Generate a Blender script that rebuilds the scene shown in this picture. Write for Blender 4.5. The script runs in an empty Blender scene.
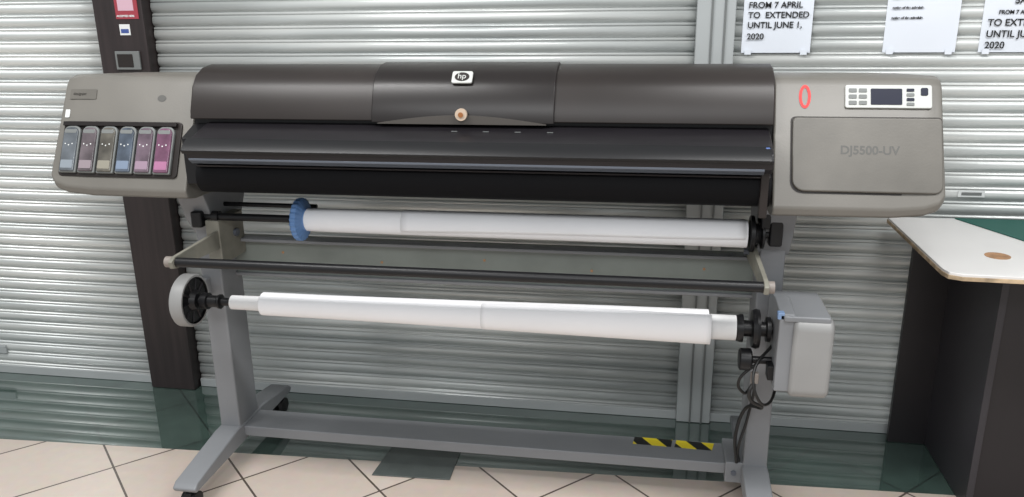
import bpy, bmesh, math, random
from mathutils import Matrix, Vector
random.seed(3)
sc=bpy.context.scene
sc.view_settings.view_transform='Standard'
COL=bpy.context.collection
# ---------------------------------------------------------------- materials
def lin(c):
    return tuple(((v/255)/12.92 if v/255<=.04045 else ((v/255+.055)/1.055)**2.4) for v in c)+(1,)
def mat(name,rgb,rough=.5,metal=0,noise=0,nscale=8,bump=0,bscale=200,spec=.5,stretch=None,alpha=None,coat=0):
    m=bpy.data.materials.new(name);m.use_nodes=True
    nt=m.node_tree;b=nt.nodes["Principled BSDF"]
    b.inputs["Base Color"].default_value=lin(rgb);b.inputs["Roughness"].default_value=rough
    b.inputs["Metallic"].default_value=metal;b.inputs["Specular IOR Level"].default_value=spec
    b.inputs["Coat Weight"].default_value=coat
    tc=nt.nodes.new("ShaderNodeTexCoord");mp=nt.nodes.new("ShaderNodeMapping")
    nt.links.new(tc.outputs["Object"],mp.inputs[0])
    if stretch: mp.inputs["Scale"].default_value=stretch
    if noise:
        n=nt.nodes.new("ShaderNodeTexNoise");n.inputs["Scale"].default_value=nscale;n.inputs["Detail"].default_value=6
        nt.links.new(mp.outputs[0],n.inputs["Vector"])
        r=nt.nodes.new("ShaderNodeValToRGB")
        c=lin(rgb);r.color_ramp.elements[0].color=tuple(v*(1-noise) for v in c[:3])+(1,)
        r.color_ramp.elements[1].color=tuple(min(1,v*(1+noise)) for v in c[:3])+(1,)
        r.color_ramp.elements[0].position=.3;r.color_ramp.elements[1].position=.7
        nt.links.new(n.outputs[0],r.inputs[0]);nt.links.new(r.outputs[0],b.inputs["Base Color"])
    if bump:
        n2=nt.nodes.new("ShaderNodeTexNoise");n2.inputs["Scale"].default_value=bscale
        nt.links.new(mp.outputs[0],n2.inputs["Vector"])
        bp=nt.nodes.new("ShaderNodeBump");bp.inputs["Strength"].default_value=bump;bp.inputs["Distance"].default_value=.002
        nt.links.new(n2.outputs[0],bp.inputs["Height"]);nt.links.new(bp.outputs[0],b.inputs["Normal"])
    return m
M_grey=mat("case_grey",(108,105,99),.40,noise=.08,nscale=5,bump=.1)
M_grey2=mat("case_grey_flap",(99,96,90),.38,noise=.14,nscale=7,bump=.1)
M_lid=mat("lid_brown_black",(40,35,33),.36,noise=.15,nscale=4,spec=.35)
M_lid2=mat("lid_insert",(31,27,26),.3,noise=.1,nscale=4,spec=.35)
M_black=mat("black_plastic",(20,20,22),.38,spec=.35)
M_shelf=mat("shelf_dark",(30,28,31),.33,noise=.15,nscale=6,stretch=(1,6,6),spec=.35)
M_fabric=mat("black_fabric",(10,10,13),.75,bump=.4,bscale=60,spec=.2)
M_edge=mat("edge_steel",(100,106,116),.35,metal=.4)
M_leg=mat("stand_grey_paint",(124,126,129),.45,noise=.06,nscale=6)
M_beam=mat("beam_grey_green",(120,126,121),.4,noise=.15,nscale=5)
M_arm=mat("arm_khaki",(122,120,110),.5,noise=.2,nscale=15)
M_paper=mat("roll_paper",(240,240,242),.7,noise=.03,nscale=3)
M_core=mat("roll_core",(218,218,218),.8)
M_blue=mat("hub_blue",(98,135,185),.45)
M_cap=mat("cap_beige",(132,124,118),.5)
M_box=mat("motor_box",(142,142,141),.45,noise=.05)
M_label=mat("label_white",(215,217,216),.6)
M_red=mat("red_paint",(215,45,45),.5)
M_ctrl=mat("control_plate",(190,192,188),.4)
M_lcd=mat("lcd_dark",(45,47,60),.15)
M_btn=mat("button_grey",(110,113,112),.5)
M_txt=mat("ink_black",(30,30,30),.8)
M_faint=mat("faint_text",(84,83,80),.5)
M_sheet=mat("notice_sheet",(216,221,229),.7)
M_pillar=mat("pillar_wenge",(40,32,32),.45,noise=.3,nscale=6,stretch=(8,8,.5))
M_guide=mat("shutter_guide",(168,172,172),.4,noise=.06,nscale=4)
M_desk=mat("desk_white",(214,212,210),.35,noise=.03,nscale=6)
M_deskedge=mat("desk_edge_chip",(165,145,118),.7,noise=.5,nscale=30)
M_dark=mat("desk_dark_panel",(30,27,30),.4,noise=.2,nscale=3)
M_dark2=mat("desk_dark_panel2",(50,48,52),.4,noise=.15,nscale=3)
M_mat=mat("mat_green",(22,84,74),.6)
M_hole=mat("hole_brown",(160,122,88),.7,noise=.3,nscale=40)
M_cable=mat("cable_black",(18,18,18),.5)
M_rubber=mat("caster_rubber",(22,22,22),.6)
def hazard():
    m=bpy.data.materials.new("hazard_tape");m.use_nodes=True;nt=m.node_tree;b=nt.nodes["Principled BSDF"]
    tc=nt.nodes.new("ShaderNodeTexCoord");mp=nt.nodes.new("ShaderNodeMapping");mp.inputs["Rotation"].default_value=(0,0,math.radians(-35))
    w=nt.nodes.new("ShaderNodeTexWave");w.inputs["Scale"].default_value=4.2;w.wave_profile='SIN'
    r=nt.nodes.new("ShaderNodeValToRGB");r.color_ramp.interpolation='CONSTANT'
    r.color_ramp.elements[0].color=lin((28,28,28));r.color_ramp.elements[1].color=lin((225,205,40));r.color_ramp.elements[1].position=.5
    nt.links.new(tc.outputs["Object"],mp.inputs[0]);nt.links.new(mp.outputs[0],w.inputs[0]);nt.links.new(w.outputs[0],r.inputs[0]);nt.links.new(r.outputs[0],b.inputs["Base Color"])
    return m
M_haz=hazard()
def shutter():
    m=bpy.data.materials.new("shutter_steel");m.use_nodes=True;nt=m.node_tree;b=nt.nodes["Principled BSDF"]
    tc=nt.nodes.new("ShaderNodeTexCoord");mp=nt.nodes.new("ShaderNodeMapping");mp.inputs["Scale"].default_value=(.35,1,9)
    n=nt.nodes.new("ShaderNodeTexNoise");n.inputs["Scale"].default_value=3;n.inputs["Detail"].default_value=4
    r=nt.nodes.new("ShaderNodeValToRGB")
    r.color_ramp.elements[0].color=lin((182,187,186));r.color_ramp.elements[1].color=lin((216,218,215))
    r.color_ramp.elements[0].position=.3;r.color_ramp.elements[1].position=.7
    nt.links.new(tc.outputs["Object"],mp.inputs[0]);nt.links.new(mp.outputs[0],n.inputs[0]);nt.links.new(n.outputs[0],r.inputs[0]);nt.links.new(r.outputs[0],b.inputs["Base Color"])
    b.inputs["Roughness"].default_value=.30;b.inputs["Metallic"].default_value=.3
    return m
M_shut=shutter()
def tiles(name,c1,c2,grout,size,rot,rough,gw=.012,marble=False,off=(0,0,0)):
    m=bpy.data.materials.new(name);m.use_nodes=True;nt=m.node_tree;b=nt.nodes["Principled BSDF"]
    tc=nt.nodes.new("ShaderNodeTexCoord");mp=nt.nodes.new("ShaderNodeMapping")
    mp.inputs["Rotation"].default_value=(0,0,rot);mp.inputs["Location"].default_value=off
    br=nt.nodes.new("ShaderNodeTexBrick");br.offset=0;br.squash=1
    br.inputs["Scale"].default_value=1/size;br.inputs["Brick Width"].default_value=1;br.inputs["Row Height"].default_value=1
    br.inputs["Mortar Size"].default_value=gw;br.inputs["Mortar Smooth"].default_value=.1
    br.inputs["Color1"].default_value=lin(c1);br.inputs["Color2"].default_value=lin(c2);br.inputs["Mortar"].default_value=lin(grout)
    n=nt.nodes.new("ShaderNodeTexNoise");n.inputs["Scale"].default_value=14 if marble else 30;n.inputs["Detail"].default_value=8
    mx=nt.nodes.new("ShaderNodeMix");mx.data_type='RGBA';mx.blend_type='MULTIPLY';mx.inputs[0].default_value=.55 if marble else .15
    nt.links.new(tc.outputs["Object"],mp.inputs[0]);nt.links.new(mp.outputs[0],br.inputs["Vector"]);nt.links.new(tc.outputs["Object"],n.inputs[0])
    nt.links.new(br.outputs["Color"],mx.inputs[6]);nt.links.new(n.outputs["Color" if not marble else 0],mx.inputs[7]);nt.links.new(mx.outputs[2],b.inputs["Base Color"])
    b.inputs["Roughness"].default_value=rough
    if marble:
        b.inputs["Specular IOR Level"].default_value=1.0;b.inputs["Coat Weight"].default_value=1;b.inputs["Coat IOR"].default_value=1.9;b.inputs["Coat Roughness"].default_value=.02
    else:
        b.inputs["Coat Weight"].default_value=.6;b.inputs["Coat Roughness"].default_value=.06
    return m
M_tileB=tiles("floor_beige_tile",(218,204,192),(205,190,178),(92,82,76),.33,math.radians(45),.2,.011,off=(.1,.05,0))
M_tileG=tiles("floor_green_marble",(92,112,104),(72,94,87),(54,64,60),.33,math.radians(45),.05,.008,True,off=(.1,.05,0))
M_cover=mat("cover_dark",(86,92,90),.25,noise=.15,nscale=10)
# ---------------------------------------------------------------- helpers
def link(o,parent=None):
    if o.name not in COL.objects: COL.objects.link(o)
    if parent: o.parent=parent
    return o
def empty(name,loc=(0,0,0)):
    e=bpy.data.objects.new(name,None);e.location=loc;e.empty_display_size=.05;COL.objects.link(e);return e
def fin(name,bm,m,parent=None,bevel=0,seg=3,smooth=True,angle=35):
    bmesh.ops.recalc_face_normals(bm,faces=bm.faces)
    me=bpy.data.meshes.new(name);bm.to_mesh(me);bm.free()
    if isinstance(m,(list,tuple)):
        for x in m: me.materials.append(x)
    else: me.materials.append(m)
    o=bpy.data.objects.new(name,me);link(o,parent)
    if smooth:
        for p in me.polygons:p.use_smooth=True
        me.set_sharp_from_angle(angle=math.radians(angle))
    if bevel:
        b=o.modifiers.new("b","BEVEL");b.width=bevel;b.segments=seg;b.limit_method='ANGLE';b.angle_limit=math.radians(30);b.harden_normals=True
    return o
def box(name,a,b,m,parent=None,bevel=.003,seg=3,M=None):
    bm=bmesh.new();v=[]
    for x in(a[0],b[0]):
        for y in(a[1],b[1]):
            for z in(a[2],b[2]): v.append(bm.verts.new((x,y,z)))
    for f in((0,1,3,2),(4,6,7,5),(0,4,5,1),(2,3,7,6),(0,2,6,4),(1,5,7,3)): bm.faces.new([v[i] for i in f])
    if M is not None: bmesh.ops.transform(bm,matrix=M,verts=bm.verts)
    return fin(name,bm,m,parent,bevel,seg)
def prismX(name,prof,x0,x1,m,parent=None,bevel=.004,seg=3,angle=35):
    bm=bmesh.new()
    A=[bm.verts.new((x0,y,z)) for y,z in prof];B=[bm.verts.new((x1,y,z)) for y,z in prof]
    bm.faces.new(A);bm.faces.new(B[::-1]);n=len(prof)
    for i in range(n): bm.faces.new((A[i],A[(i+1)%n],B[(i+1)%n],B[i]))
    return fin(name,bm,m,parent,bevel,seg,angle=angle)
def poly(name,pts,normal_off,m,parent=None,bevel=.002,M=None):
    """extrude a flat 3D polygon by vector"""
    bm=bmesh.new();A=[bm.verts.new(p) for p in pts];B=[bm.verts.new(Vector(p)+Vector(normal_off)) for p in pts]
    bm.faces.new(A);bm.faces.new(B[::-1]);n=len(pts)
    for i in range(n): bm.faces.new((A[i],A[(i+1)%n],B[(i+1)%n],B[i]))
    if M is not None: bmesh.ops.transform(bm,matrix=M,verts=bm.verts)
    return fin(name,bm,m,parent,bevel,2)
def lathe(name,prof,c,m,parent=None,axis='X',seg=48,matidx=None,wob=0):
    bm=bmesh.new();rings=[]
    for t,r in prof:
        ring=[]
        for i in range(seg):
            a=2*math.pi*i/seg;rr=max(r,1e-4)*(1+wob*math.sin(3*a+t*7))
            p={'X':(t,rr*math.cos(a),rr*math.sin(a)),'Y':(rr*math.cos(a),t,rr*math.sin(a)),'Z':(rr*math.cos(a),rr*math.sin(a),t)}[axis]
            ring.append(bm.verts.new(Vector(p)+Vector(c)))
        rings.append(ring)
    for k in range(len(rings)-1):
        for i in range(seg):
            f=bm.faces.new((rings[k][i],rings[k][(i+1)%seg],rings[k+1][(i+1)%seg],rings[k+1][i]))
            if matidx: f.material_index=matidx[k]
    bm.faces.new(rings[0]);bm.faces.new(rings[-1][::-1])
    return fin(name,bm,m,parent,0,angle=30)
def tube(name,pts,r,m,parent=None):
    cu=bpy.data.curves.new(name,'CURVE');cu.dimensions='3D';s=cu.splines.new('BEZIER');s.bezier_points.add(len(pts)-1)
    for bp,p in zip(s.bezier_points,pts): bp.co=p;bp.handle_left_type=bp.handle_right_type='AUTO'
    cu.bevel_depth=r;cu.bevel_resolution=4;cu.materials.append(m)
    o=bpy.data.objects.new(name,cu);return link(o,parent)
def rod(name,a,b,r,m,parent=None):
    a=Vector(a);b=Vector(b);d=b-a;bm=bmesh.new()
    bmesh.ops.create_cone(bm,cap_ends=True,segments=24,radius1=r,radius2=r,depth=d.length,matrix=Matrix.Translation((a+b)/2)@d.to_track_quat('Z','Y').to_matrix().to_4x4())
    return fin(name,bm,m,parent,0)
def text(name,s,loc,size,m,parent=None,rot=None,M=None,ext=.0004,bold=0,sp=1,align='LEFT'):
    cu=bpy.data.curves.new(name,'FONT');cu.body=s;cu.size=size;cu.extrude=ext;cu.offset=bold;cu.space_line=sp;cu.align_x=align
    cu.materials.append(m);o=bpy.data.objects.new(name,cu);link(o,parent)
    if M is not None: o.matrix_world=M@Matrix.Translation(loc)
    else:
        o.location=loc;o.rotation_euler=rot or (math.radians(90),0,0)
    return o
def rrect(x0,y0,x1,y1,r,n=6,radii=None):
    rs=radii or (r,r,r,r);P=[]
    for (cx,cy,a0),q in zip(((x1,y1,0),(x0,y1,90),(x0,y0,180),(x1,y0,270)),rs):
        sx=-1 if cx==x1 else 1;sy=-1 if cy==y1 else 1
        for i in range(n+1):
            a=math.radians(a0+90*i/n);P.append((cx+sx*q+q*math.cos(a),cy+sy*q+q*math.sin(a)))
    return P
# ---------------------------------------------------------------- room
WY=2.75
bm=bmesh.new()
def quad(P,mi):
    f=bm.faces.new([bm.verts.new((p[0],p[1],0)) for p in P]);f.material_index=mi
quad(((-5,-3.5),(4,-3.5),(4,2.50),(-5,2.135)),0);quad(((-5,2.135),(4,2.50),(4,3.0),(-5,3.0)),1)
fin("floor",bm,[M_tileB,M_tileG],smooth=False)
box("wall_back",(-5,2.84,0),(4,2.98,3.0),mat("wall_plaster",(190,190,188),.8),bevel=0)
def slats(name,x0,x1,z0=.0,z1=2.6):
    bm=bmesh.new();P=[];z=z0;p=.047
    while z<z1:
        for dy,dz in((.010,0),(.010,.003),(.004,.007),(.0,.014),(-.0015,.022),(.0,.030),(.002,.035),(.006,.0375),(.002,.040),(.003,.0445)):
            P.append((WY+dy,z+dz))
        z+=p
    A=[bm.verts.new((x0,y,q)) for y,q in P];B=[bm.verts.new((x1,y,q)) for y,q in P]
    for i in range(len(P)-1): bm.faces.new((A[i],B[i],B[i+1],A[i+1]))
    o=fin(name,bm,M_shut,None,angle=50)
    s=o.modifiers.new("s","SOLIDIFY");s.thickness=.002;s.offset=0
    return o
slats("roller_shutter",-4.2,-1.973);slats("roller_shutter",-1.767,.15);slats("roller_shutter",.24,3.0)
for i,(a,b) in enumerate(((-4.2,-1.975),(-1.765,.13),(.25,3.0))):
    box("trim_%d"%(i+1),(a,WY-.012,0.001),(b,WY-.004,.035),M_guide,bevel=.002)
g=empty("trim_4");
box("guide_channel",(.13,WY-.03,.001),(.25,WY+.03,2.6),M_guide,g,.004)
box("guide_slot",(.175,WY-.036,.001),(.181,WY-.03,2.6),M_btn,g,.001)
box("guide_slot_2",(.215,WY-.036,.001),(.221,WY-.03,2.6),M_btn,g,.001)
box("trim_5",(-2.74,WY-.014,.09),(-2.64,WY-.002,.125),M_guide,None,.003)  # small latch low on the left shutter, not a trim piece
pl=empty("pillar",(0,0,0))
box("post",(-1.96,2.70,.001),(-1.77,2.83,2.6),M_pillar,pl,.004)
box("post_edge",(-1.97,2.72,.001),(-1.96,2.83,2.6),M_dark2,pl,.002)
st=empty("payment_sticker")
box("sticker_red",(-1.872,2.697,1.44),(-1.785,2.6995,1.53),mat("sticker_red",(150,55,66),.5),st,.0)
box("sticker_pink",(-1.86,2.696,1.468),(-1.80,2.697,1.52),mat("sticker_pink",(200,165,178),.5),st,0)
text("sticker_text","ACCEPTED HERE",(-1.868,2.696,1.447),.009,M_label,st,bold=.0003)
st2=empty("payment_sticker.001")
box("sticker_base",(-1.865,2.697,1.385),(-1.825,2.6995,1.422),M_label,st2,0)
box("sticker_blue",(-1.86,2.696,1.392),(-1.83,2.697,1.406),mat("sticker_blue",(60,80,140),.5),st2,0)
box("lock_plate",(-1.895,2.69,1.265),(-1.80,2.6995,1.33),M_btn,pl,.003)
box("lock_dark",(-1.885,2.687,1.275),(-1.825,2.690,1.320),M_lid,pl,.002)
# ---------------------------------------------------------------- notices
def notice(name,x0,lines,z0=1.315,w=.21,h=.297):
    e=empty(name)
    bm=bmesh.new();n=8
    rows=[]
    for j in range(n+1):
        rows.append([bm.verts.new((x0+w*i/n,WY-.006-.004*math.sin(math.pi*i/n)*math.sin(j*.6)**2,z0+h*j/n)) for i in range(n+1)])
    for j in range(n):
        for i in range(n): bm.faces.new((rows[j][i],rows[j][i+1],rows[j+1][i+1],rows[j+1][i]))
    fin("sheet",bm,M_sheet,e)
    for k,(s,zz,sz) in enumerate(lines):
        text("line_%d"%k,s,(x0+.014,WY-.0125,z0+zz),sz,M_txt,e,bold=.0004)
    for cx,cz in((x0+.01,z0+.005),(x0+w-.03,z0+.004)):
        box("tape_%d"%(cx*100),(cx,WY-.0115,cz-.010),(cx+.02,WY-.0105,cz+.006),M_sheet,e,0)
notice("paper_notice",.275,[("2020",.042,.026),("UNTIL JUNE 1,",.077,.026),("TO  EXTENDED",.107,.026),("FROM 7 APRIL",.137,.026),("SALE",.172,.04)])
notice("paper_notice",.70,[("notice of the schedule",.10+.03*i,.010) for i in range(0,5)])
notice("paper_notice",.975,[("2020",.012,.028),("UNTIL JUNE 1,",.045,.028),("TO EXTENDED",.078,.028),("      FROM 7 APRIL",.112,.016),("        SALE",.142,.03)])
lb=empty("shutter_label");box("plate",(.98,WY-.006,.862),(1.06,WY-.003,.884),M_label,lb,.001);box("print",(.99,WY-.007,.868),(1.05,WY-.006,.878),M_btn,lb,0)
# ---------------------------------------------------------------- printer
pr=empty("large_format_printer",(0,0,0))
XL,XR,XA,XB=-1.715,.71,-1.285,.305
def module(name,x0,x1,outer):
    prof=[(2.055,.958),(2.05,.98),(2.185,1.268),(2.20,1.284),(2.225,1.291),(2.50,1.274),(2.55,1.24),(2.57,.97),(2.50,.94),(2.10,.948)]
    bm=bmesh.new()
    S=[(0,1,0),(.70,1,0.002),(.88,.995,.008),(.965,.985,.018),(1,.955,.035)]
    rings=[]
    cy,cz=2.3,1.12
    for t,k,dz in S:
        x=(x0+(x1-x0)*t) if outer=='R' else (x1+(x0-x1)*t)
        rings.append([bm.verts.new((x,cy+(y-cy)*k,cz+(z-cz)*k+(dz if z<1 else 0))) for y,z in prof])
    n=len(prof)
    for a,b in zip(rings,rings[1:]):
        for i in range(n): bm.faces.new((a[i],a[(i+1)%n],b[(i+1)%n],b[i]))
    bm.faces.new(rings[0]);bm.faces.new(rings[-1][::-1])
    return fin(name,bm,M_grey,pr,.006,3,angle=40)
module("left_end_housing",XL,XA-.002,'L');module("right_end_housing",XB+.002,XR,'R')
th=math.atan2(.135,.288)
SF=Matrix.Translation((0,2.05,.980))@Matrix.Rotation(math.radians(90)-th,4,'X')
def spoly(name,pts,w0,w1,m,bevel=.002): return poly(name,[(x,y,w0) for x,y in pts],(0,0,w1-w0),m,pr,bevel,SF)
def sbox(name,a,b,m,bevel=.002,par=None): return box(name,a,b,m,par or pr,bevel,2,SF)
lid=[(2.115,1.175),(2.12,1.20),(2.145,1.262),(2.17,1.292),(2.21,1.31),(2.26,1.316),(2.48,1.292),(2.54,1.25),(2.55,1.17)]
prismX("top_cover",lid,XA,XB,M_lid,pr,.004,angle=60)
ins=[(2.108,1.172),(2.113,1.20),(2.138,1.265),(2.164,1.297),(2.206,1.317),(2.26,1.322),(2.30,1.30),(2.2,1.2)]
prismX("cover_insert",ins,-.748,-.250,M_lid2,pr,.003,angle=60)
bm=bmesh.new();pts=[(-.73+.46*i/24,1.172+.022*math.sin(math.pi*i/24)) for i in range(25)]
A=[bm.verts.new((x,2.1085,z)) for x,z in pts];B=[bm.verts.new((x,2.1045,z)) for x,z in pts]
C=[bm.verts.new((x,2.1045,1.170)) for x,z in pts]
for i in range(24): bm.faces.new((A[i],A[i+1],B[i+1],B[i]));bm.faces.new((B[i],B[i+1],C[i+1],C[i]))
fin("scoop_handle",bm,mat("scoop_grey",(76,72,68),.4),pr)
lathe("latch_knob",[(0,.016),(.010,.016),(.013,.013)],(-.495,2.108-.014,1.197),mat("knob_cream",(195,175,155),.5),pr,'Y',24)
lathe("latch_knob_dot",[(0,.007),(.003,.006)],(-.495,2.093-.002,1.197),mat("knob_brown",(150,95,50),.5),pr,'Y',16)
bd=Matrix.Translation((-.500,2.150,1.287))@Matrix.Rotation(math.radians(48),4,'X')
poly("badge",[(x,y,0) for x,y in rrect(-.028,-.019,.028,.019,.006)],(0,0,.006),M_ctrl,pr,.001,bd)
poly("badge_ring",[(.02*math.cos(a*.2618),.014*math.sin(a*.2618),.006) for a in range(24)],(0,0,.001),M_lid,pr,0,bd)
text("badge_letters","hp",(-.0125,-.006,.0072),.024,M_ctrl,pr,M=bd)
prismX("output_throat",[(2.14,1.178),(2.14,1.10),(2.40,1.10),(2.40,1.178)],XA,XB,M_black,pr,0)
prismX("output_shelf",[(2.14,1.165),(2.11,1.160),(2.03,1.135),(2.005,1.122),(1.995,1.105),(2.0,1.085),(2.015,1.072),(2.05,1.070),(2.14,1.09)],XA+.045,XB-.01,M_shelf,pr,.003,angle=50)
prismX("shelf_front_strip",[(2.03,1.137),(2.004,1.124),(1.990,1.107),(1.995,1.098),(2.03,1.10)],XA+.035,XB-.015,M_black,pr,.002)
prismX("shelf_highlight_strip",[(2.0,1.086),(2.0,1.080),(2.016,1.068),(2.022,1.073)],XA+.05,XB-.03,M_edge,pr,.001)  # highlight line along the shelf's lower lip, put in as a grey-blue strip
prismX("throat_fill",[(2.13,1.16),(2.06,1.13),(2.06,1.00),(2.13,1.00)],XA,XA+.05,M_black,pr,.002)
for i in range(4):
    x=-.52+i*.085; box("shelf_mark_%d"%i,(x,2.085,1.1535),(x+.016,2.0865,1.1555),M_btn,pr,0)
prof=[];
for i in range(13):
    a=math.radians(95+ i*15);prof.append((2.085+.045*math.cos(a),1.022+.048*math.sin(a)))
prof+=[(2.30,.96),(2.30,1.08)]
prismX("lower_roller_cover",prof,XA+.04,XB-.005,M_fabric,pr,0,angle=60)
prismX("lower_cover_strip",[(2.07,1.076),(2.035,1.06),(2.038,1.055),(2.075,1.068)],XA+.05,XB-.01,M_shelf,pr,.001)
prismX("back_body",[(2.25,1.20),(2.25,.97),(2.52,.95),(2.55,1.2)],XA,XB,M_black,pr,0)
box("release_lever",(.275,2.02,1.085),(.288,2.05,1.135),mat("lever_blue",(70,95,150),.4),pr,.004)
box("release_lever_lower",(.272,2.03,.955),(.292,2.06,1.085),M_lid,pr,.004)
# left housing : ink bay
spoly("ink_bay_frame",rrect(-1.692,.036,-1.318,.200,.012),-.002,.006,M_lid,.002)
cols=[(128,136,144),(136,124,130),(134,130,118),(112,126,146),(142,120,136),(158,102,136)]
for i,c in enumerate(cols):
    x0=-1.684+i*.0592;x1=x0+.054
    mm=mat("cartridge_%d"%i,tuple(int(v*.62+6) for v in c),.2,noise=.5,nscale=18)
    spoly("cartridge_shell_%d"%(i+1),rrect(x0,.044,x1,.184,.012,radii=(.02,.02,.004,.004)),.004,.016,M_btn,.004)
    spoly("cartridge_%d"%(i+1),rrect(x0+.004,.048,x1-.004,.178,.012,radii=(.018,.018,.004,.004)),.010,.021,mm,.004)
    spoly("cartridge_label_%d"%(i+1),rrect(x0+.008,.056,x1-.008,.080,.003),.021,.0218,mat("cart_label_%d"%i,tuple(min(255,v) for v in c),.5),0)
    spoly("cartridge_cap_%d"%(i+1),rrect(x0+.008,.160,x1-.008,.171,.004),.021,.0216,M_btn,0)
    for k in range(3): spoly("cartridge_mark_%d_%d"%(i,k),[(x0+.015+.011*k+.002*math.cos(a),.128-.004*(k%2)+.002*math.sin(a)) for a in [j*math.pi/4 for j in range(8)]],.021,.0216,M_label,0)
sbox("ink_bay_rail",(-1.688,.183,.004),(-1.33,.196,.018),M_lid2,.002)
spoly("name_plate",rrect(-1.690,.268,-1.605,.298,.003),0,.002,M_grey2,.0)
text("name_text","designjet",(-1.68,.28,.0022),.012,M_lid,pr,M=SF)
spoly("logo_mark",[(-1.395+.014*math.cos(a*.5236),.272+.010*math.sin(a*.5236)) for a in range(12)],0,.0008,M_faint,0)
spoly("side_tag",rrect(-1.698,.212,-1.684,.236,.002),0,.0015,M_label,0)
# right housing
spoly("access_flap_gap",rrect(.348,.038,.706,.236,.02,radii=(.01,.012,.03,.02)),-.002,.001,M_lid,0)
spoly("access_flap",rrect(.352,.042,.704,.232,.02,radii=(.01,.012,.03,.02)),-.002,.010,M_grey2,.004)
text("flap_text","DJ5500-UV",(.465,.138,.0102),.030,M_faint,pr,M=SF,bold=.0008,ext=.0002)
spoly("control_plate",rrect(.478,.258,.682,.318,.006),-.001,.006,M_ctrl,.002)
spoly("control_screen",rrect(.538,.266,.612,.308,.003),.006,.0075,M_lcd,.001)
for i in range(3):
    for j in range(2):
        spoly("control_button_l%d%d"%(i,j),rrect(.486+j*.024,.266+i*.016,.505+j*.024,.276+i*.016,.002),.006,.008,M_btn,.0005)
for i in range(4): spoly("control_button_r%d"%i,rrect(.622,.264+i*.012,.640,.272+i*.012,.002),.006,.008,M_lcd if i%2 else M_btn,.0005)
spoly("control_power",rrect(.655,.290,.672,.310,.004),.006,.008,M_lcd,.0005)
bm=bmesh.new();n=28;O=[];I=[]
for i in range(n):
    a=2*math.pi*i/n;O.append(bm.verts.new((.382+.0145*math.cos(a),.288+.031*math.sin(a),.0012)));I.append(bm.verts.new((.382+.0075*math.cos(a),.288+.023*math.sin(a),.0012)))
for i in range(n): bm.faces.new((O[i],O[(i+1)%n],I[(i+1)%n],I[i]))
bmesh.ops.transform(bm,matrix=SF,verts=bm.verts);fin("red_marker",bm,M_red,pr)
# ---- stand
LX,RX=-1.35,.345
def leg(pfx,x):
    box(pfx+"_column",(x-.035,2.23,.10),(x+.035,2.36,.955),M_leg,pr,.006)
    prof=[(1.93,.085),(1.95,.10),(2.20,.135),(2.40,.135),(2.60,.105),(2.62,.09),(2.61,.075),(1.94,.07)]
    prismX(pfx+"_foot",prof,x-.038,x+.038,M_leg,pr,.006)
    prismX(pfx+"_gusset",[(2.16,.955),(2.20,.86),(2.24,.80),(2.36,.80),(2.45,.955)],x-.045,x+.045,M_leg,pr,.004)
    for k,y in enumerate((1.965,2.585)):
        lathe(pfx+"_caster_wheel_%da"%k,[(-.024,.022),(-.022,.028),(-.008,.028),(-.006,.024)],(x,y,.029),M_rubber,pr,'X',24)
        lathe(pfx+"_caster_wheel_%db"%k,[(.006,.024),(.008,.028),(.022,.028),(.024,.022)],(x,y,.029),M_rubber,pr,'X',24)
        box(pfx+"_caster_fork_%d"%k,(x-.012,y-.02,.03),(x+.012,y+.02,.062),M_black,pr,.006)
        rod(pfx+"_caster_stem_%d"%k,(x,y,.05),(x,y,.08),.008,M_edge,pr)
leg("left_leg",LX);leg("right_leg",RX)
box("lower_crossbar",(LX+.03,2.25,.090),(RX-.03,2.37,.126),M_leg,pr,.004)
box("crossbar_flange",(RX-.085,2.235,.07),(RX-.03,2.38,.14),M_leg,pr,.004)
rod("flange_bolt",(RX-.06,2.236,.105),(RX-.06,2.230,.105),.008,M_edge,pr)
poly("hazard_tape_strip",[(-.02,2.325,.1262),(.10,2.322,.1262),(.105,2.366,.1262),(-.015,2.368,.1262)],(0,0,.0006),M_haz,pr,0)
poly("hazard_tape_strip_2",[(.11,2.322,.1262),(.225,2.318,.1262),(.235,2.362,.1262),(.118,2.366,.1262)],(0,0,.0006),M_haz,pr,0)
box("upper_crossbeam",(LX+.03,2.33,.640),(RX-.03,2.36,.77),M_beam,pr,.004)
box("upper_crossbeam_fold",(LX+.03,2.30,.760),(RX-.03,2.335,.77),M_leg,pr,.002)
box("upper_crossbeam_lip",(LX+.03,2.315,.640),(RX-.03,2.335,.650),M_leg,pr,.002)
for k in range(5): rod("beam_hole_%d"%k,(-1.15+k*.33,2.331,.72-.02*(k%2)),(-1.15+k*.33,2.328,.72-.02*(k%2)),.004,M_hole,pr)
for s,x in(("left",-1.285),("right",.292)):
    poly(s+"_bar_arm",[(x-.006,1.925,.81),(x-.006,1.945,.82),(x-.006,2.25,.83),(x-.006,2.33,.83),(x-.006,2.33,.765),(x-.006,2.22,.77),(x-.006,1.95,.785),(x-.006,1.93,.79)],(.012,0,0),M_arm,pr,.002)
    rod(s+"_arm_pivot",(x-.02,2.27,.80),(x+.02,2.27,.80),.012,M_edge,pr)
rod("tension_bar",(-1.29,1.95,.803),(.295,1.95,.803),.0135,M_black,pr)
rod("tension_bar_cap_left",(-1.310,1.95,.803),(-1.285,1.95,.803),.0155,M_cap,pr)
rod("tension_bar_cap_right",(.287,1.95,.803),(.312,1.95,.803),.0155,M_cap,pr)
prismX("bar_deflector",[(1.965,.79),(1.975,.795),(2.03,.78),(2.03,.775)],-1.27,.285,M_black,pr,.001)
box("left_arm_bracket",(LX+.03,2.18,.72),(LX+.075,2.33,.86),M_arm,pr,.004)
SY,SZ=2.20,.868
rod("upper_spindle",(-1.33,SY,SZ),(.345,SY,SZ),.0115,M_black,pr)
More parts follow.
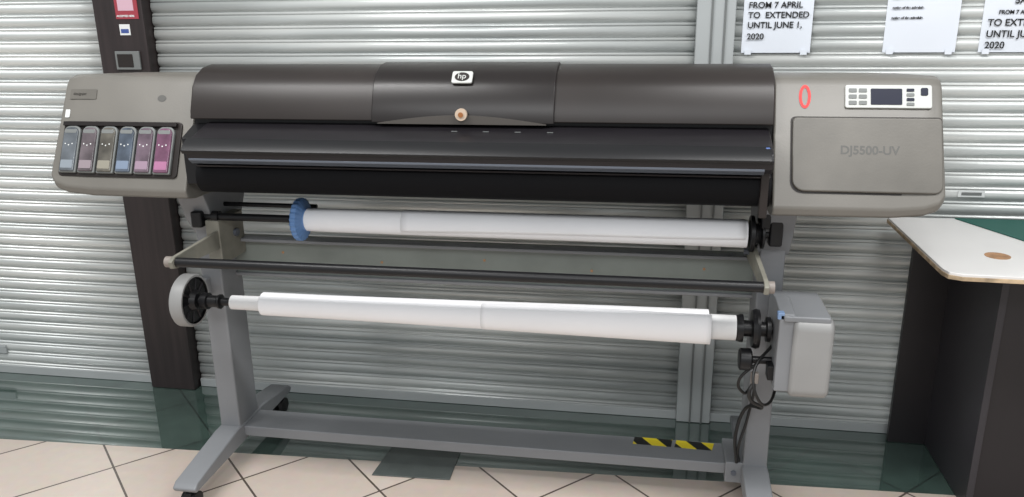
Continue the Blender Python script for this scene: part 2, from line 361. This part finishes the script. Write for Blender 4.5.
box("spindle_holder_left",(-1.36,SY-.03,SZ-.03),(-1.325,SY+.10,SZ+.02),M_black,pr,.006)
box("spindle_holder_right",(.325,SY-.02,SZ-.03),(.36,SY+.10,SZ+.06),M_black,pr,.006)
box("spindle_latch_right",(.30,SY-.03,SZ+.02),(.325,SY+.05,SZ+.09),M_black,pr,.006)
rod("left_tie_rod",(-1.33,SY+.08,SZ+.02),(-1.0,SY+.08,SZ+.02),.007,M_black,pr)
lathe("spindle_collar",[(0,.014),(0,.018),(.02,.018),(.02,.014)],(-1.30,SY,SZ),M_black,pr)
bm=bmesh.new();n=96;rg=[]
def nr(r,i): return r-(.003 if (i//2)%2 and r>.05 else 0)
for t,r in((0,.018),(0,.058),(.005,.064),(.020,.064),(.026,.052),(.030,.036),(.034,.034),(.055,.030)):
    rg.append([bm.verts.new((-1.030+t,SY+nr(r,i)*math.cos(2*math.pi*i/n),SZ+nr(r,i)*math.sin(2*math.pi*i/n))) for i in range(n)])
for a,b in zip(rg,rg[1:]):
    for i in range(n): bm.faces.new((a[i],a[(i+1)%n],b[(i+1)%n],b[i]))
bm.faces.new(rg[0]);bm.faces.new(rg[-1][::-1]);fin("roll_hub_blue",bm,M_blue,pr)
lathe("roll_hub_right",[(0,.03),(.004,.05),(.014,.05),(.018,.03),(.03,.026),(.034,.04),(.04,.04),(.044,.02)],(.272,SY,SZ),M_black,pr)
p1=empty("paper_roll",(0,0,0))
lathe("roll",[(-1.005,.018),(-1.005,.034),(-.9,.035),(-.70,.0355),(-.4,.036),(0,.037),(.268,.038),(.268,.018)],(0,SY,SZ),M_paper,p1,wob=.006)
def wrap(name,x0,x1,phi0,phiA,phiB,rA,rB,cy,cz,parent,n=40,m=14,lift=.005):
    bm=bmesh.new();R=[]
    for i in range(n+1):
        t=i/n;x=x0+(x1-x0)*t;pe=phiA+(phiB-phiA)*t+4*math.sin(t*5)
        row=[]
        for k in range(m+1):
            s=k/m;ph=math.radians(phi0+(pe-phi0)*s);rr=rA+(rB-rA)*t+.0012+lift*(.3+.7*t)*s**4
            row.append(bm.verts.new((x,cy-rr*math.cos(ph),cz+rr*math.sin(ph))))
        R.append(row)
    for a,b in zip(R,R[1:]):
        for k in range(m): bm.faces.new((a[k],b[k],b[k+1],a[k+1]))
    o=fin(name,bm,M_paper,parent);s=o.modifiers.new("s","SOLIDIFY");s.thickness=.0008;return o
wrap("loose_wrap",-.70,.262,150,-30,0,.036,.038,SY,SZ,p1)
# ---- take-up reel
TY,TZ=2.10,.632
lathe("left_reel_disc",[(0,.02),(0,.074),(.006,.080),(.036,.080),(.042,.077),(.042,.071),(.034,.069),(.034,.02)],(-1.375,TY,TZ),[M_box,M_black],pr,'X',56,[0,0,0,0,0,1,1])
lathe("left_reel_face",[(0,.068),(.004,.066),(.005,.034),(.02,.026),(.022,.018)],(-1.342,TY,TZ),M_black,pr)
for k in range(10):
    a=k*math.pi/5;rod("reel_spoke_%d"%k,(-1.337,TY+.03*math.cos(a),TZ+.03*math.sin(a)),(-1.337,TY+.064*math.cos(a),TZ+.064*math.sin(a)),.003,M_shelf,pr)
box("left_reel_bracket",(-1.385,TY-.02,TZ-.03),(-1.355,2.24,TZ+.03),M_leg,pr,.006)
rod("takeup_spindle",(-1.35,TY,TZ),(.36,TY,TZ),.012,M_black,pr)
lathe("takeup_collar_left",[(0,.018),(.0,.024),(.02,.025),(.022,.018),(.05,.018),(.054,.022),(.06,.022),(.062,.015)],(-1.31,TY,TZ),M_black,pr)
p2=empty("paper_roll",(0,0,0))
lathe("core",[(-1.215,.012),(-1.215,.021),(-1.12,.022),(-1.12,.028),(.20,.034),(.245,.034),(.245,.012)],(0,TY,TZ),M_core,p2)
lathe("roll",[(-1.115,.024),(-1.115,.0345),(-.9,.035),(-.5,.039),(-.1,.044),(.172,.047),(.172,.026)],(0,TY,TZ),M_paper,p2,wob=.012)
wrap("loose_flap",-.45,.178,-120,72,62,.0393,.0475,TY,TZ,p2,lift=.005)
lathe("takeup_hub_right",[(0,.02),(.0,.035),(.01,.038),(.016,.038),(.018,.022),(.038,.022),(.040,.050),(.050,.054),(.058,.052),(.060,.02),(.075,.02),(.077,.034),(.087,.034),(.089,.02)],(.247,TY,TZ),M_black,pr)
bx=rrect(1.985,.485,2.20,.705,.03)
prismX("takeup_motor_box",bx,.375,.475,M_box,pr,.014,4)
prismX("motor_plate",[(2.0,.50),(2.19,.50),(2.19,.71),(2.10,.725),(2.0,.715)],.340,.378,M_leg,pr,.004)
box("motor_box_top",(.35,1.995,.695),(.465,2.19,.712),M_leg,pr,.005)
box("motor_blue_catch",(.335,2.0,.70),(.352,2.02,.718),mat("catch_blue",(120,145,180),.5),pr,.002)
box("motor_switch",(.325,2.02,.52),(.342,2.06,.56),M_black,pr,.002)
lathe("motor_knob",[(0,.024),(.004,.030),(.03,.030),(.034,.024)],(.255,2.07,.555),M_black,pr)
rod("motor_knob_shaft",(.28,2.07,.555),(.345,2.07,.555),.010,M_black,pr)
box("motor_bracket",(.345,2.18,.56),(.40,2.25,.68),M_leg,pr,.004)
box("cable_plug",(.288,2.045,.495),(.308,2.062,.525),M_cap,pr,.003)
tube("cable_a",[(.298,2.052,.50),(.285,2.04,.47),(.33,2.10,.40),(.30,2.20,.34),(.28,2.21,.25),(.29,2.22,.15)],.005,M_cable,pr)
tube("cable_b",[(.31,2.07,.55),(.26,2.06,.50),(.28,2.10,.44),(.32,2.20,.42),(.31,2.215,.30),(.29,2.21,.20),(.30,2.24,.145)],.004,M_cable,pr)
tube("cable_c",[(.345,2.1,.59),(.29,2.02,.54),(.30,2.0,.48),(.34,2.05,.44),(.37,2.12,.48)],.004,M_cable,pr)
# ---------------------------------------------------------------- floor cover
fc=empty("floor_access_cover")
poly("plate",[(-.86,2.215,.001),(-.60,2.225,.001),(-.605,2.43,.001),(-.845,2.44,.001)],(0,0,.004),M_cover,fc,.001)
# ---------------------------------------------------------------- desk
dk=empty("desk")
top=[(.765,2.70),(.765,2.17),(.772,2.14),(.80,2.125),(1.7,2.09),(1.7,2.70)]
poly("desk_top",[(x,y,.782) for x,y in top],(0,0,.018),M_desk,dk,.002)
poly("desk_top_edge",[(x-.002 if x<.8 else x,y-.002 if y<2.6 else y,.782) for x,y in top],(0,0,.011),M_deskedge,dk,.001)
box("desk_side",(.97,2.30,.001),(.99,2.70,.78),M_dark2,dk,.002)
box("desk_front",(.99,2.31,.001),(1.68,2.33,.78),M_dark,dk,.002)
box("desk_back",(.85,2.68,.001),(1.68,2.70,.78),M_dark,dk,.002)
lathe("cable_grommet",[(0,.032),(.0012,.032),(.0018,.028)],(.945,2.30,.80),M_hole,dk,'Z',32)
cm=empty("cutting_mat")
poly("mat",[(.965,2.70,.8005),(1.08,2.44,.8005),(1.69,2.50,.8005),(1.69,2.70,.8005)],(0,0,.003),M_mat,cm,.001)
# ---------------------------------------------------------------- light
w=bpy.data.worlds.new("w");sc.world=w;w.use_nodes=True
w.node_tree.nodes["Background"].inputs[0].default_value=(.94,.975,1,1);w.node_tree.nodes["Background"].inputs[1].default_value=.62
def area(name,loc,rot,sx,sy,e,col=(1,1,1)):
    l=bpy.data.lights.new(name,'AREA');l.shape='RECTANGLE';l.size=sx;l.size_y=sy;l.energy=e;l.color=col
    o=bpy.data.objects.new(name,l);o.location=loc;o.rotation_euler=rot;COL.objects.link(o)
area("ceiling_light_a",(-1.6,1.1,2.9),(math.radians(10),0,0),1.4,.3,44,(1,.99,.98))
area("ceiling_light_b",(.9,1.1,2.9),(math.radians(10),0,0),1.4,.3,44,(1,.99,.98))
area("ceiling_light_c",(-.3,-1.0,2.9),(math.radians(20),0,0),3,.4,52,(.98,.99,1))
# ---------------------------------------------------------------- camera
yaw,pit,rol,f=.1715,.2951,-.0134,811.07
fw=Vector((-math.sin(yaw)*math.cos(pit),math.cos(yaw)*math.cos(pit),-math.sin(pit)))
r=Vector((math.cos(yaw),math.sin(yaw),0));u=r.cross(fw)
r2=r*math.cos(rol)+u*math.sin(rol);u2=-r*math.sin(rol)+u*math.cos(rol)
c=bpy.data.cameras.new("camera");co=bpy.data.objects.new("camera",c);COL.objects.link(co)
c.sensor_width=36;c.lens=f/1024*36;c.clip_start=.05
co.matrix_world=Matrix(((r2.x,u2.x,-fw.x,0),(r2.y,u2.y,-fw.y,0),(r2.z,u2.z,-fw.z,1.48),(0,0,0,1)))
sc.camera=co
